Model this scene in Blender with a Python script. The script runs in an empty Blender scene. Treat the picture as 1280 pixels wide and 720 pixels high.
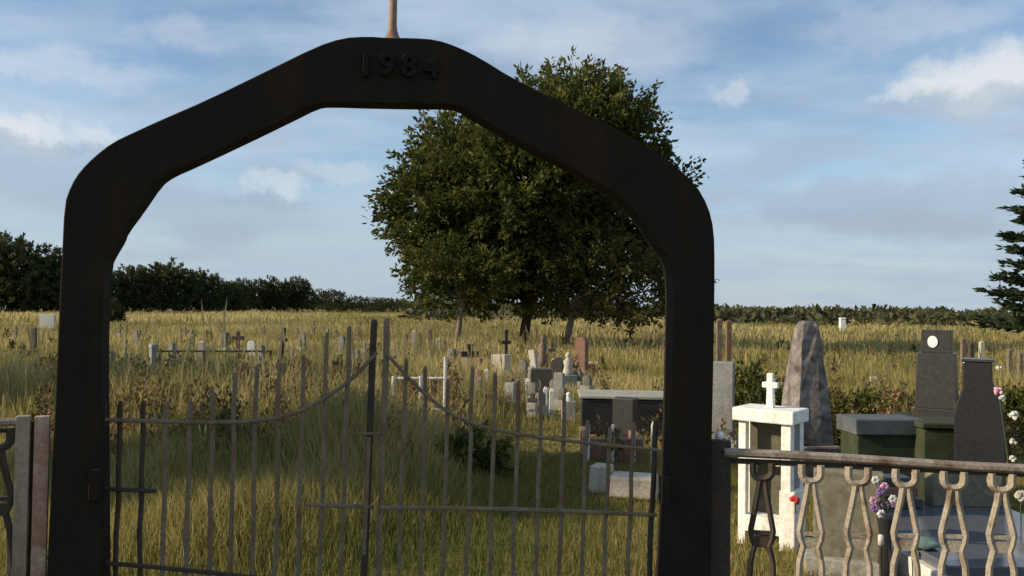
import bpy, bmesh, math, random
import numpy as np
from mathutils import Vector, Matrix

random.seed(11)
rng = np.random.default_rng(11)
scene = bpy.context.scene
COL = scene.collection
R = math.radians

# ------------------------------------------------------------------ camera
F_PX = 1050.0                        # focal length in photo pixels (1280 wide)
EYE = Vector((0.0, 0.0, 1.6))
cam_d = bpy.data.cameras.new("camera")
cam_d.sensor_width = 36.0
cam_d.lens = F_PX / 1280.0 * 36.0
cam_d.clip_start = 0.05
cam_d.clip_end = 9000.0
cam = bpy.data.objects.new("camera", cam_d)
CAM_M = Matrix.Translation(EYE) @ Matrix.Rotation(R(90) + math.atan(25 / F_PX), 4, 'X') @ Matrix.Rotation(R(0.8), 4, 'Z')
cam.matrix_world = CAM_M
COL.objects.link(cam)
scene.camera = cam

# ------------------------------------------------------------------ world
SUN_EL, SUN_AZ = 24.0, -99.0         # azimuth clockwise from +Y (view direction)
world = bpy.data.worlds.new("World")
scene.world = world
world.use_nodes = True
nt = world.node_tree
for n in list(nt.nodes):
    nt.nodes.remove(n)
N, L = nt.nodes, nt.links


def wmath(op, a, b=None, c=None, clamp=False):
    n = N.new('ShaderNodeMath'); n.operation = op; n.use_clamp = clamp
    for i, v in enumerate((a, b, c)):
        if v is None:
            continue
        if isinstance(v, (int, float)):
            n.inputs[i].default_value = v
        else:
            L.new(v, n.inputs[i])
    return n.outputs[0]


def wsmooth(v, lo, hi, out_hi=1.0):
    n = N.new('ShaderNodeMapRange'); n.interpolation_type = 'SMOOTHSTEP'
    n.inputs[1].default_value = lo; n.inputs[2].default_value = hi
    n.inputs[3].default_value = 0.0; n.inputs[4].default_value = out_hi
    L.new(v, n.inputs[0])
    return n.outputs[0]


def wmix(fac, a, b):
    n = N.new('ShaderNodeMix'); n.data_type = 'RGBA'
    L.new(fac, n.inputs[0])
    for i, v in ((6, a), (7, b)):
        if isinstance(v, tuple):
            n.inputs[i].default_value = (*v, 1)
        else:
            L.new(v, n.inputs[i])
    return n.outputs[2]


def wnoise(vec, scale, detail=5, rough=0.55):
    n = N.new('ShaderNodeTexNoise'); n.inputs['Scale'].default_value = scale
    n.inputs['Detail'].default_value = detail; n.inputs['Roughness'].default_value = rough
    L.new(vec, n.inputs['Vector'])
    return n.outputs


def wcomb(x, y, z):
    n = N.new('ShaderNodeCombineXYZ')
    for i, v in enumerate((x, y, z)):
        if isinstance(v, (int, float)):
            n.inputs[i].default_value = v
        else:
            L.new(v, n.inputs[i])
    return n.outputs[0]


sky = N.new('ShaderNodeTexSky')
sky.sky_type = 'NISHITA'
sky.sun_disc = False
sky.sun_elevation = R(SUN_EL)
sky.sun_rotation = R(SUN_AZ)
sky.air_density = 1.0
sky.dust_density = 0.1
sky.ozone_density = 2.0
tc = N.new('ShaderNodeTexCoord')
sep = N.new('ShaderNodeSeparateXYZ'); L.new(tc.outputs['Generated'], sep.inputs[0])
dx, dy, dz = sep.outputs
zc = wmath('MAXIMUM', dz, 0.0)
den = wmath('ADD', zc, 0.10)
cu, cv = wmath('DIVIDE', dx, den), wmath('DIVIDE', dy, den)
layer = wcomb(wmath('MULTIPLY', cu, 0.55), wmath('MULTIPLY', cv, 0.75), 0.0)
n1 = wnoise(layer, 1.1, 6, 0.6)
veil = wsmooth(n1[0], 0.36, 0.62, 0.80)                       # thin high veil
n2 = wnoise(wcomb(wmath('ADD', wmath('MULTIPLY', dx, 3.2), 7.3), wmath('MULTIPLY', dy, 3.2), wmath('MULTIPLY', dz, 10.5)), 1.5, 5, 0.55)
grey = wmath('MULTIPLY', wsmooth(n2[0], 0.46, 0.66, 0.75), wsmooth(dz, 0.36, 0.10))   # low grey-blue bands
c = wmix(veil, sky.outputs[0], (3.75, 4.65, 5.65))
c = wmix(wsmooth(dz, .20, .0, .85), c, (3.0, 3.7, 4.55))
c = wmix(grey, c, (2.85, 3.5, 4.4))
wn = wnoise(tc.outputs['Generated'], 15.0, 7, 0.66)
wn_c = N.new('ShaderNodeVectorMath'); wn_c.operation = 'MULTIPLY_ADD'
L.new(wn[1], wn_c.inputs[0]); wn_c.inputs[1].default_value = (0.12, 0.12, 0.07); wn_c.inputs[2].default_value = (-0.06, -0.06, -0.035)


def cloud_dir(px, py):
    v = CAM_M.to_3x3() @ Vector(((px - 640) / F_PX, (360 - py) / F_PX, -1.0))
    return v.normalized()


wd = N.new('ShaderNodeVectorMath'); wd.operation = 'ADD'
L.new(tc.outputs['Generated'], wd.inputs[0]); L.new(wn_c.outputs[0], wd.inputs[1])
# cumulus: (azimuth / height on the sky dome given as photo direction, half width, half height, strength)
puffs = [(1235, 98, .060, .034, .85), (1235, 128, .10, .016, -.6), (915, 112, .024, .013, .38), (985, 120, .05, .010, -.45),
         (48, 165, .024, .022, .6), (5, 168, .026, .024, .55), (112, 168, .02, .016, .5), (238, 46, .045, .016, .22), (350, 232, .030, .014, .42),
         (60, 80, .11, .016, .25), (1060, 258, .09, .030, -.75), (1185, 258, .08, .035, -.65), (60, 225, .13, .030, -.65),
         (270, 268, .13, .030, -.6), (430, 215, .05, .014, .3), (20, 182, .07, .010, -.6), (110, 185, .05, .008, -.5), (345, 252, .06, .008, -.5), (1150, 115, .03, .012, .5), (740, 60, .14, .03, .3), (1120, 30, .1, .02, .2)]
for px, py, rx, rz, st in puffs:
    d0 = cloud_dir(px, py)
    sb = N.new('ShaderNodeVectorMath'); sb.operation = 'SUBTRACT'
    L.new(wd.outputs[0], sb.inputs[0]); sb.inputs[1].default_value = d0
    ml = N.new('ShaderNodeVectorMath'); ml.operation = 'MULTIPLY'
    L.new(sb.outputs[0], ml.inputs[0]); ml.inputs[1].default_value = (1 / rx, .35 / rx, 1 / rz)
    ln = N.new('ShaderNodeVectorMath'); ln.operation = 'LENGTH'
    L.new(ml.outputs[0], ln.inputs[0])
    m = wsmooth(ln.outputs[1], 1.3, 0.45, abs(st) * (.95 if st > 0 else .8))
    c = wmix(m, c, (5.9, 6.0, 6.1) if st > 0 else (2.7, 3.3, 4.15))
bg = N.new('ShaderNodeBackground'); bg.inputs[1].default_value = 0.115
L.new(c, bg.inputs[0])
wo = N.new('ShaderNodeOutputWorld'); L.new(bg.outputs[0], wo.inputs[0])

# ------------------------------------------------------------------ sun, exposure
sd = bpy.data.lights.new("sun", 'SUN')
sd.energy = 4.9
sd.angle = R(0.6)
sd.color = (1.0, 0.86, 0.64)
sun = bpy.data.objects.new("sun", sd)
svec = Vector((math.sin(R(SUN_AZ)) * math.cos(R(SUN_EL)), math.cos(R(SUN_AZ)) * math.cos(R(SUN_EL)), math.sin(R(SUN_EL))))
sun.rotation_euler = svec.to_track_quat('Z', 'Y').to_euler()
COL.objects.link(sun)
vs = scene.view_settings
vs.view_transform = 'Standard'; vs.look = 'None'; vs.gamma = 1.0; vs.use_curve_mapping = False
vs.exposure = 0.27
scene.cycles.max_bounces = 6
scene.cycles.diffuse_bounces = 3
scene.cycles.glossy_bounces = 2
scene.cycles.transmission_bounces = 2

# ------------------------------------------------------------------ placing helpers
M3 = CAM_M.to_3x3()


def ray(px, py):
    return M3 @ Vector(((px - 640) / F_PX, (360 - py) / F_PX, -1.0))


def at(px, py, depth):
    """World point seen at a photo direction, at a distance along +Y."""
    d = ray(px, py)
    return EYE + d * (depth / d.y)


def gnd(px, py, z=0.0):
    d = ray(px, py)
    return EYE + d * ((z - EYE.z) / d.z)


# ------------------------------------------------------------------ mesh builder
class MB:
    def __init__(s):
        s.v, s.f = [], []

    def add(s, vs_, fs_):
        o = len(s.v)
        s.v += [tuple(p) for p in vs_]
        s.f += [tuple(i + o for i in f) for f in fs_]
        return s

    def box(s, c, size, rz=0.0, taper=1.0, taper_y=None):
        x, y, z = size[0] / 2, size[1] / 2, size[2] / 2
        ty = taper if taper_y is None else taper_y
        m = Matrix.Rotation(rz, 3, 'Z')
        pts = []
        for sz, kx, ky in ((-1, 1, 1), (1, taper, ty)):
            for sx, sy in ((-1, -1), (1, -1), (1, 1), (-1, 1)):
                pts.append(Vector(c) + m @ Vector((sx * x * kx, sy * y * ky, sz * z)))
        return s.add(pts, [(3, 2, 1, 0), (4, 5, 6, 7), (0, 1, 5, 4), (1, 2, 6, 5), (2, 3, 7, 6), (3, 0, 4, 7)])

    def tube(s, pts, r, seg=6, caps=True, squash=1.0):
        pts = [Vector(p) for p in pts]
        rs = r if isinstance(r, (list, tuple)) else [r] * len(pts)
        n = len(pts)
        vs_, fs_ = [], []
        ref = None
        for i in range(n):
            t = (pts[min(i + 1, n - 1)] - pts[max(i - 1, 0)]).normalized()
            if ref is None:
                ref = Vector((1, 0, 0)) if abs(t.x) < 0.8 else Vector((0, 1, 0))
            a = (ref - t * ref.dot(t)).normalized()
            ref = a
            b = t.cross(a)
            for k in range(seg):
                an = 2 * math.pi * (k + .5) / seg
                vs_.append(pts[i] + (a * math.cos(an) + b * math.sin(an) * squash) * rs[i])
        for i in range(n - 1):
            for k in range(seg):
                k2 = (k + 1) % seg
                fs_.append((i * seg + k, i * seg + k2, (i + 1) * seg + k2, (i + 1) * seg + k))
        if caps:
            fs_.append(tuple(range(seg))[::-1])
            fs_.append(tuple((n - 1) * seg + k for k in range(seg)))
        return s.add(vs_, fs_)

    def prism(s, poly, y0, y1, m=None):
        """poly in x,z; extruded along y; m an optional 4x4."""
        n = len(poly)
        vs_ = [Vector((x, y0, z)) for x, z in poly] + [Vector((x, y1, z)) for x, z in poly]
        if m is not None:
            vs_ = [m @ p for p in vs_]
        fs_ = [tuple(range(n)), tuple(range(2 * n - 1, n - 1, -1))]
        for i in range(n):
            j = (i + 1) % n
            fs_.append((i, i + n, j + n, j))
        return s.add(vs_, fs_)

    def lathe(s, prof, seg=12, c=(0, 0, 0)):
        vs_, fs_ = [], []
        for r, z in prof:
            for k in range(seg):
                a = 2 * math.pi * k / seg
                vs_.append((c[0] + r * math.cos(a), c[1] + r * math.sin(a), c[2] + z))
        n = len(prof)
        for i in range(n - 1):
            for k in range(seg):
                k2 = (k + 1) % seg
                fs_.append((i * seg + k, i * seg + k2, (i + 1) * seg + k2, (i + 1) * seg + k))
        fs_.append(tuple(range(seg))[::-1])
        fs_.append(tuple((n - 1) * seg + k for k in range(seg)))
        return s.add(vs_, fs_)

    def blob(s, c, r, jitter=0.25, sub=2, scale=(1, 1, 1)):
        bm = bmesh.new()
        bmesh.ops.create_icosphere(bm, subdivisions=sub, radius=1)
        vs_ = []
        for v in bm.verts:
            k = 1 + random.uniform(-jitter, jitter)
            vs_.append((c[0] + v.co.x * r * k * scale[0], c[1] + v.co.y * r * k * scale[1], c[2] + v.co.z * r * k * scale[2]))
        fs_ = [tuple(v.index for v in f.verts) for f in bm.faces]
        bm.free()
        return s.add(vs_, fs_)

    def build(s, name, mat, parent=None, bevel=0.0, smooth=False):
        me = bpy.data.meshes.new(name)
        me.from_pydata(s.v, [], s.f)
        bm = bmesh.new(); bm.from_mesh(me)
        bmesh.ops.recalc_face_normals(bm, faces=bm.faces)
        bm.to_mesh(me); bm.free()
        me.materials.append(mat)
        if smooth:
            for p in me.polygons:
                p.use_smooth = True
        o = bpy.data.objects.new(name, me)
        COL.objects.link(o)
        if parent is not None:
            o.parent = parent
        if bevel:
            b = o.modifiers.new("edge", 'BEVEL'); b.width = bevel; b.segments = 2; b.limit_method = 'ANGLE'; b.angle_limit = R(35)
        return o


def thing(name, label, cat, loc=(0, 0, 0), rz=0.0, group=None, tilt=(0, 0)):
    o = bpy.data.objects.new(name, None)
    o.empty_display_size = 0.2
    COL.objects.link(o)
    o.location = loc
    o.rotation_euler = (tilt[0], tilt[1], rz)
    return tag(o, label, cat, group)


def tag(o, label, cat, group=None):
    o['label'] = label; o['category'] = cat
    if group:
        o['group'] = group
    return o


def struct(o, kind='structure'):
    o['kind'] = kind
    return o


def np_mesh(name, V, T, mat, tint=None, parent=None):
    """Triangle mesh from numpy arrays, one tint value per triangle."""
    me = bpy.data.meshes.new(name)
    me.vertices.add(len(V)); me.vertices.foreach_set('co', V.astype(np.float32).ravel())
    me.loops.add(len(T) * 3); me.loops.foreach_set('vertex_index', T.astype(np.int32).ravel())
    me.polygons.add(len(T)); me.polygons.foreach_set('loop_start', np.arange(0, len(T) * 3, 3, dtype=np.int32))
    me.update(calc_edges=True)
    if tint is not None:
        a = me.attributes.new('tint', 'FLOAT', 'FACE'); a.data.foreach_set('value', tint.astype(np.float32))
    me.materials.append(mat)
    o = bpy.data.objects.new(name, me)
    COL.objects.link(o)
    if parent is not None:
        o.parent = parent
    return o


# ------------------------------------------------------------------ materials
def new_mat(name):
    m = bpy.data.materials.new(name); m.use_nodes = True
    t = m.node_tree
    return m, t, t.nodes['Principled BSDF']


def stone(name, c1, c2, scale=6.0, rough=0.85, bump=0.3, c3=None, c3_amt=0.5, spec=0.3, metallic=0.0, fine=40.0, streak=False):
    """Mottled surface: two colours by noise, a third in patches, fine grain, bump."""
    m, t, p = new_mat(name)
    tcn = t.nodes.new('ShaderNodeTexCoord')
    src = tcn.outputs['Object']
    def noise(sc, det=5, vec=None):
        n = t.nodes.new('ShaderNodeTexNoise'); n.inputs['Scale'].default_value = sc; n.inputs['Detail'].default_value = det
        n.inputs['Roughness'].default_value = 0.62
        t.links.new(vec if vec else src, n.inputs['Vector'])
        return n.outputs[0]
    def ramp(v, lo, hi):
        n = t.nodes.new('ShaderNodeMapRange'); n.inputs[1].default_value = lo; n.inputs[2].default_value = hi
        t.links.new(v, n.inputs[0]); return n.outputs[0]
    def mix(f, a, b, typ='MIX'):
        n = t.nodes.new('ShaderNodeMix'); n.data_type = 'RGBA'; n.blend_type = typ
        if isinstance(f, float): n.inputs[0].default_value = f
        else: t.links.new(f, n.inputs[0])
        for i, v in ((6, a), (7, b)):
            if isinstance(v, tuple): n.inputs[i].default_value = (*v, 1)
            else: t.links.new(v, n.inputs[i])
        return n.outputs[2]
    col = mix(ramp(noise(scale), 0.35, 0.65), c1, c2)
    if c3:
        vec = src
        if streak:
            mp = t.nodes.new('ShaderNodeMapping'); mp.inputs['Scale'].default_value = (1, 1, 0.18)
            t.links.new(src, mp.inputs[0]); vec = mp.outputs[0]
        f = ramp(noise(scale * 0.7, 7, vec), 0.52, 0.66)
        mu = t.nodes.new('ShaderNodeMath'); mu.operation = 'MULTIPLY'; mu.inputs[1].default_value = c3_amt
        t.links.new(f, mu.inputs[0])
        col = mix(mu.outputs[0], col, c3)
    g = ramp(noise(fine, 3), 0.3, 0.7)
    gm = t.nodes.new('ShaderNodeMapRange'); gm.inputs[3].default_value = 0.78; gm.inputs[4].default_value = 1.18
    t.links.new(g, gm.inputs[0])
    cb = t.nodes.new('ShaderNodeCombineColor')
    for i in range(3): t.links.new(gm.outputs[0], cb.inputs[i])
    col = mix(1.0, col, cb.outputs[0], 'MULTIPLY')
    t.links.new(col, p.inputs['Base Color'])
    p.inputs['Roughness'].default_value = rough
    p.inputs['Specular IOR Level'].default_value = spec
    p.inputs['Metallic'].default_value = metallic
    if bump:
        b = t.nodes.new('ShaderNodeBump'); b.inputs['Strength'].default_value = bump; b.inputs['Distance'].default_value = 0.02
        t.links.new(noise(fine * 0.6, 6), b.inputs['Height']); t.links.new(b.outputs[0], p.inputs['Normal'])
    return m


def leafmat(name, dark, mid, light, trans=0.35, rough=0.7):
    m, t, p = new_mat(name)
    a = t.nodes.new('ShaderNodeAttribute'); a.attribute_name = 'tint'
    r = t.nodes.new('ShaderNodeValToRGB')
    r.color_ramp.elements[0].color = (*dark, 1); r.color_ramp.elements[1].color = (*light, 1)
    e = r.color_ramp.elements.new(0.5); e.color = (*mid, 1)
    t.links.new(a.outputs['Fac'], r.inputs[0])
    t.links.new(r.outputs[0], p.inputs['Base Color'])
    p.inputs['Roughness'].default_value = rough; p.inputs['Specular IOR Level'].default_value = 0.2
    tr = t.nodes.new('ShaderNodeBsdfTranslucent'); t.links.new(r.outputs[0], tr.inputs[0])
    mx = t.nodes.new('ShaderNodeMixShader'); mx.inputs[0].default_value = trans
    t.links.new(p.outputs[0], mx.inputs[1]); t.links.new(tr.outputs[0], mx.inputs[2])
    t.links.new(mx.outputs[0], t.nodes['Material Output'].inputs[0])
    return m


MAT = dict(
    black_steel=stone('black_painted_steel', (.0185, .0142, .0102), (.025, .0188, .0132), 5, .8, .12, (.048, .024, .013), .45, .10, fine=60, streak=True),
    digit_steel=stone('worn_digit_steel', (.010, .008, .006), (.015, .012, .0095), 12, .7, .15, None, .5, .15, fine=60),
    mossrock=stone('mossy_rock', (.20, .17, .105), (.30, .255, .17), 9, .95, .8, (.09, .095, .04), .7, fine=22),
    darkwood=stone('dark_rust_brown_wood', (.13, .075, .048), (.20, .125, .085), 10, .9, .4, fine=40, streak=True),
    oldstone=stone('weathered_old_stone', (.13, .125, .10), (.22, .21, .175), 7, .95, .6, (.07, .07, .045), .7, fine=30, streak=True),
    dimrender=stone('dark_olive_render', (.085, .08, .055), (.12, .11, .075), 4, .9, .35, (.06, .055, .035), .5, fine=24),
    tanpost=stone('tan_brown_post', (.27, .21, .15), (.36, .29, .215), 9, .8, .35, (.16, .09, .055), .7, fine=50, streak=True),
    slate=stone('grey_slate', (.075, .082, .085), (.11, .115, .115), 7, .6, .15, (.05, .055, .04), .5, .3, fine=60, streak=True),
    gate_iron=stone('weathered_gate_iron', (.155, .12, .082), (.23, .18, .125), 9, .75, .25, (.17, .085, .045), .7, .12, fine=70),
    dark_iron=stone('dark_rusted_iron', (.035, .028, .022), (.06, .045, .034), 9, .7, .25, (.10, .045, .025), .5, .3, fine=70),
    fence_iron=stone('tan_fence_iron', (.29, .24, .175), (.40, .33, .245), 11, .7, .35, (.15, .075, .04), .8, .3, fine=60),
    rail_iron=stone('grey_rail_iron', (.19, .15, .115), (.29, .245, .20), 10, .65, .35, (.12, .06, .035), .9, .35, fine=60),
    rust=stone('rusty_steel', (.30, .16, .11), (.40, .25, .18), 9, .8, .35, (.48, .40, .31), .6, .25, fine=50),
    copper=stone('rusty_rod', (.20, .12, .08), (.28, .17, .11), 10, .6, .2, fine=60),
    white=stone('white_painted_masonry', (.84, .82, .76), (.79, .77, .70), 5, .7, .2, (.46, .42, .34), .5, .3, fine=30, streak=True),
    offwhite=stone('aged_white_paint', (.66, .63, .56), (.56, .53, .47), 8, .75, .25, (.36, .32, .27), .5, fine=40, streak=True),
    concrete=stone('grey_concrete', (.30, .28, .235), (.38, .355, .30), 4, .9, .4, (.18, .16, .12), .6, fine=30, streak=True),
    olive=stone('olive_render', (.16, .145, .10), (.205, .185, .13), 3, .9, .35, (.13, .115, .08), .5, fine=24, streak=True),
    fieldstone=stone('mottled_field_stone', (.12, .10, .092), (.27, .23, .205), 8, .9, .9, (.055, .045, .043), .85, fine=18),
    granite=stone('dark_granite', (.036, .033, .029), (.050, .046, .040), 30, .32, .02, (.09, .08, .07), .3, .5, fine=160),
    black_granite=stone('black_granite', (.022, .022, .024), (.032, .031, .033), 30, .16, .01, None, .3, .5, fine=160),
    green_granite=stone('mossy_dark_granite', (.030, .038, .020), (.052, .060, .030), 5, .8, .08, (.085, .08, .045), .5, .15, fine=60),
    blue_granite=stone('polished_grey_granite', (.085, .09, .105), (.115, .12, .14), 40, .12, .01, (.16, .16, .17), .3, .5, fine=180),
    greystone=stone('grey_headstone', (.20, .20, .185), (.28, .275, .25), 6, .85, .3, (.12, .11, .09), .6, fine=40, streak=True),
    tanstone=stone('tan_headstone', (.40, .34, .27), (.48, .42, .34), 6, .85, .3, (.25, .21, .16), .5, fine=40, streak=True),
    brownstone=stone('brown_stone', (.19, .105, .07), (.27, .155, .105), 6, .85, .35, (.10, .06, .045), .6, fine=40),
    wood=stone('weathered_wood', (.13, .095, .065), (.20, .155, .11), 10, .9, .4, (.07, .05, .035), .6, fine=40, streak=True),
    barkmat=stone('bark', (.052, .040, .030), (.085, .066, .048), 8, .95, .8, fine=20, streak=True),
    barklit=stone('sunlit_bark', (.14, .105, .075), (.20, .15, .11), 8, .95, .8, fine=20, streak=True),  # lighter copy of the bark, sunlight put into the colour
    pink=stone('pink_petals', (.62, .28, .40), (.72, .45, .55), 20, .8, 0, fine=80),
    purple=stone('purple_petals', (.22, .11, .30), (.32, .17, .40), 20, .8, 0, fine=80),
    whitepetal=stone('white_petals', (.78, .75, .72), (.70, .66, .64), 20, .8, 0, fine=80),
    redpetal=stone('red_petals', (.45, .03, .03), (.55, .06, .05), 20, .8, 0, fine=80),
    stem=stone('flower_stem', (.03, .05, .02), (.05, .08, .03), 20, .8, 0, fine=80),
    teal=stone('faded_teal_cloth', (.10, .17, .16), (.16, .23, .21), 12, .8, .2, fine=60),
    porcelain=stone('porcelain', (.85, .83, .78), (.80, .78, .74), 20, .3, 0, fine=80),
)
LEAF = leafmat('broad_leaves', (.038, .050, .010), (.084, .092, .019), (.18, .165, .038), .38)
LEAF2 = leafmat('olive_leaves', (.045, .048, .012), (.090, .084, .022), (.17, .14, .038), .34)
FAR = leafmat('distant_leaves', (.036, .045, .016), (.060, .068, .022), (.10, .10, .032), .3)
SCRUB = leafmat('scrub_leaves', (.042, .046, .022), (.075, .072, .032), (.12, .105, .048), .25)
NEEDLE = leafmat('conifer_needles', (.012, .022, .010), (.022, .034, .014), (.040, .050, .018), .15)
GRASS = leafmat('field_grass', (.078, .105, .022), (.285, .240, .075), (.54, .425, .195), .44, .8)


# ------------------------------------------------------------------ ground
def snoise(x, y, s=1.0, k=0):
    """cheap smooth noise, about -1..1"""
    r_ = np.random.default_rng(100 + k)
    v = 0
    for i in range(5):
        a = r_.uniform(0, 2 * math.pi); f = s * r_.uniform(.6, 1.7); ph = r_.uniform(0, 6.3)
        v = v + np.sin((x * math.cos(a) + y * math.sin(a)) * f + ph)
    return v / 2.6


def gz(x, y):
    """ground height: gentle lumps, flat close to the gate"""
    d = np.hypot(x, y)
    return 0.05 * snoise(x, y, .35, 1) * np.clip((d - 5) / 8, 0, 1) + 0.02 * snoise(x, y, 1.7, 2)


def make_ground():
    ys = np.concatenate([[-1500, -400, -100, -30, -10], np.arange(-4, 20, .5), np.arange(20, 60, 2), np.arange(60, 200, 10), [250, 400, 700, 1200, 2000, 3500]])
    xs = np.concatenate([-np.array([3000, 1500, 800, 400, 200, 120])[::1], np.arange(-80, -16, 4), np.arange(-16, 16, .5), np.arange(16, 84, 4), [120, 200, 400, 800, 1500, 3000]])
    X, Y = np.meshgrid(xs, ys)
    Z = np.where(np.hypot(X, Y) < 150, gz(X, Y), 0)
    V = np.stack([X.ravel(), Y.ravel(), Z.ravel()], 1)
    nx = len(xs); T = []
    for j in range(len(ys) - 1):
        for i in range(nx - 1):
            a = j * nx + i
            T += [(a, a + 1, a + nx + 1), (a, a + nx + 1, a + nx)]
    m, t, p = new_mat('meadow_soil')
    tcn = t.nodes.new('ShaderNodeTexCoord')
    def noise(sc, det=6):
        n = t.nodes.new('ShaderNodeTexNoise'); n.inputs['Scale'].default_value = sc; n.inputs['Detail'].default_value = det
        t.links.new(tcn.outputs['Object'], n.inputs['Vector']); return n.outputs[0]
    def ramp(v, *st):
        n = t.nodes.new('ShaderNodeValToRGB'); e = n.color_ramp.elements
        e[0].position, e[0].color = st[0][0], (*st[0][1], 1); e[1].position, e[1].color = st[-1][0], (*st[-1][1], 1)
        for q in st[1:-1]:
            k = e.new(q[0]); k.color = (*q[1], 1)
        t.links.new(v, n.inputs[0]); return n.outputs[0]
    a = ramp(noise(.07), (.32, (.10, .11, .028)), (.5, (.20, .165, .05)), (.68, (.30, .23, .085)))
    b = ramp(noise(3.5), (.3, (.06, .055, .022)), (.7, (.20, .16, .06)))
    mx = t.nodes.new('ShaderNodeMix'); mx.data_type = 'RGBA'; mx.inputs[0].default_value = .45
    t.links.new(a, mx.inputs[6]); t.links.new(b, mx.inputs[7])
    t.links.new(mx.outputs[2], p.inputs['Base Color']); p.inputs['Roughness'].default_value = 1; p.inputs['Specular IOR Level'].default_value = 0.05
    bp = t.nodes.new('ShaderNodeBump'); bp.inputs['Strength'].default_value = .8; bp.inputs['Distance'].default_value = .15
    t.links.new(noise(6), bp.inputs['Height']); t.links.new(bp.outputs[0], p.inputs['Normal'])
    o = np_mesh('ground', V, np.array(T), m)
    for q in o.data.polygons:
        q.use_smooth = True
    return struct(o)


make_ground()

# ------------------------------------------------------------------ trees
def leaves(P, D, ln, wd):
    """rhombic leaves: base points P, directions D."""
    n = len(P)
    D = D / np.linalg.norm(D, axis=1, keepdims=True)
    r_ = rng.normal(size=(n, 3))
    S = np.cross(D, r_); S /= np.linalg.norm(S, axis=1, keepdims=True) + 1e-9
    ln = (ln * rng.uniform(.6, 1.3, n))[:, None]; wd = (wd * rng.uniform(.6, 1.3, n))[:, None]
    V = np.stack([P, P + D * ln * .45 + S * wd * .5, P + D * ln, P + D * ln * .45 - S * wd * .5], 1).reshape(-1, 3)
    b = np.arange(n)[:, None] * 4
    T = np.concatenate([b + [[0, 1, 2]], b + [[0, 2, 3]]], 1).reshape(-1, 3)
    return V, T


def crown(lobes, sprays, per, spray_len, leaf, seed, flat=0.0, shell=.55, up=.15):
    """leaf sprays through the lobes' volume. lobe = (x,y,z,rx,ry,rz)"""
    lobes = np.array(lobes, float)
    vol = (lobes[:, 3] * lobes[:, 4] * lobes[:, 5]) ** .72
    idx = rng.choice(len(lobes), sprays, p=vol / vol.sum())
    u = rng.normal(size=(sprays, 3)); u /= np.linalg.norm(u, axis=1, keepdims=True)
    rad = rng.uniform(shell ** 2, 1, sprays) ** .5
    Cn = lobes[idx, :3] + u * lobes[idx, 3:] * rad[:, None]
    d = u + rng.normal(0, .35, (sprays, 3)); d[:, 2] = d[:, 2] * (1 - flat) + up
    d /= np.linalg.norm(d, axis=1, keepdims=True)
    t_ = rng.uniform(-.35, 1, (sprays, per))
    P = Cn[:, None] + d[:, None] * (t_ * spray_len)[..., None] + rng.normal(0, spray_len * .16, (sprays, per, 3)) * (1.15 - t_ * .6)[..., None]
    D = d[:, None] + rng.normal(0, .7, (sprays, per, 3))
    V, T = leaves(P.reshape(-1, 3), D.reshape(-1, 3), leaf, leaf * .5)
    lt = rng.uniform(-.16, .16, len(lobes))[idx]
    tint = np.repeat(np.clip(rng.normal(.45, .2, sprays) + lt, 0, 1), per) + rng.normal(0, .14, sprays * per)
    return V, T, np.repeat(np.clip(tint, 0, 1), 2), Cn


def limbs(mb, base, forks, r0, wob=.25):
    """tapered limb tubes from base to each target"""
    for tgt, r in forks:
        b, t_ = Vector(base), Vector(tgt)
        pts = []
        for i in range(7):
            k = i / 6
            p = b.lerp(t_, k)
            p.z = b.z + (t_.z - b.z) * (k ** .85)
            j = wob * math.sin(math.pi * k)
            pts.append(p + Vector((random.uniform(-j, j), random.uniform(-j, j), random.uniform(-j, j) * .5)))
        mb.tube(pts, [r * (1 - .8 * i / 6) for i in range(7)], 6)


def make_tree(name, label, loc, lobes, trunk, sprays, per, slen, leaf, lm, bm_=None, group=None, nlimb=16, up=.15, shell=.55):
    """trunk = (points, radius) local; limbs reach into the crown"""
    t = thing(name, label, 'tree', loc, group=group)
    V, T, tint, Cn = crown(lobes, sprays, per, slen, leaf, 0, up=up, shell=shell)
    mb = MB()
    pts, r = trunk
    pts = [Vector(p) for p in pts]
    rad = [r * (1.25 if i == 0 else 1 - .45 * i / len(pts)) for i in range(len(pts))]
    mb.tube(pts, rad, 9)
    top = pts[-1]
    sel = Cn[rng.choice(len(Cn), min(nlimb, len(Cn)), replace=False)]
    limbs(mb, top - Vector((0, 0, .15)), [(tuple(c_), r * random.uniform(.28, .5)) for c_ in sel], r)
    mb.build('trunk', bm_ or MAT['barkmat'], t, smooth=True)
    np_mesh('crown', V, T, lm, tint, t)
    return t


TREE_D = 35.0
K = TREE_D / F_PX                      # metres per photo pixel at the big tree


def lobes_px(items, base, depth):
    k = depth / F_PX
    out = []
    for px, py, rx, ry, dyo in items:
        w = at(px, py, depth) - base
        out.append((w.x, dyo, w.z, rx * k * .88, (rx + ry) * .5 * k * .9, ry * k * .86))
    return out


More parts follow.
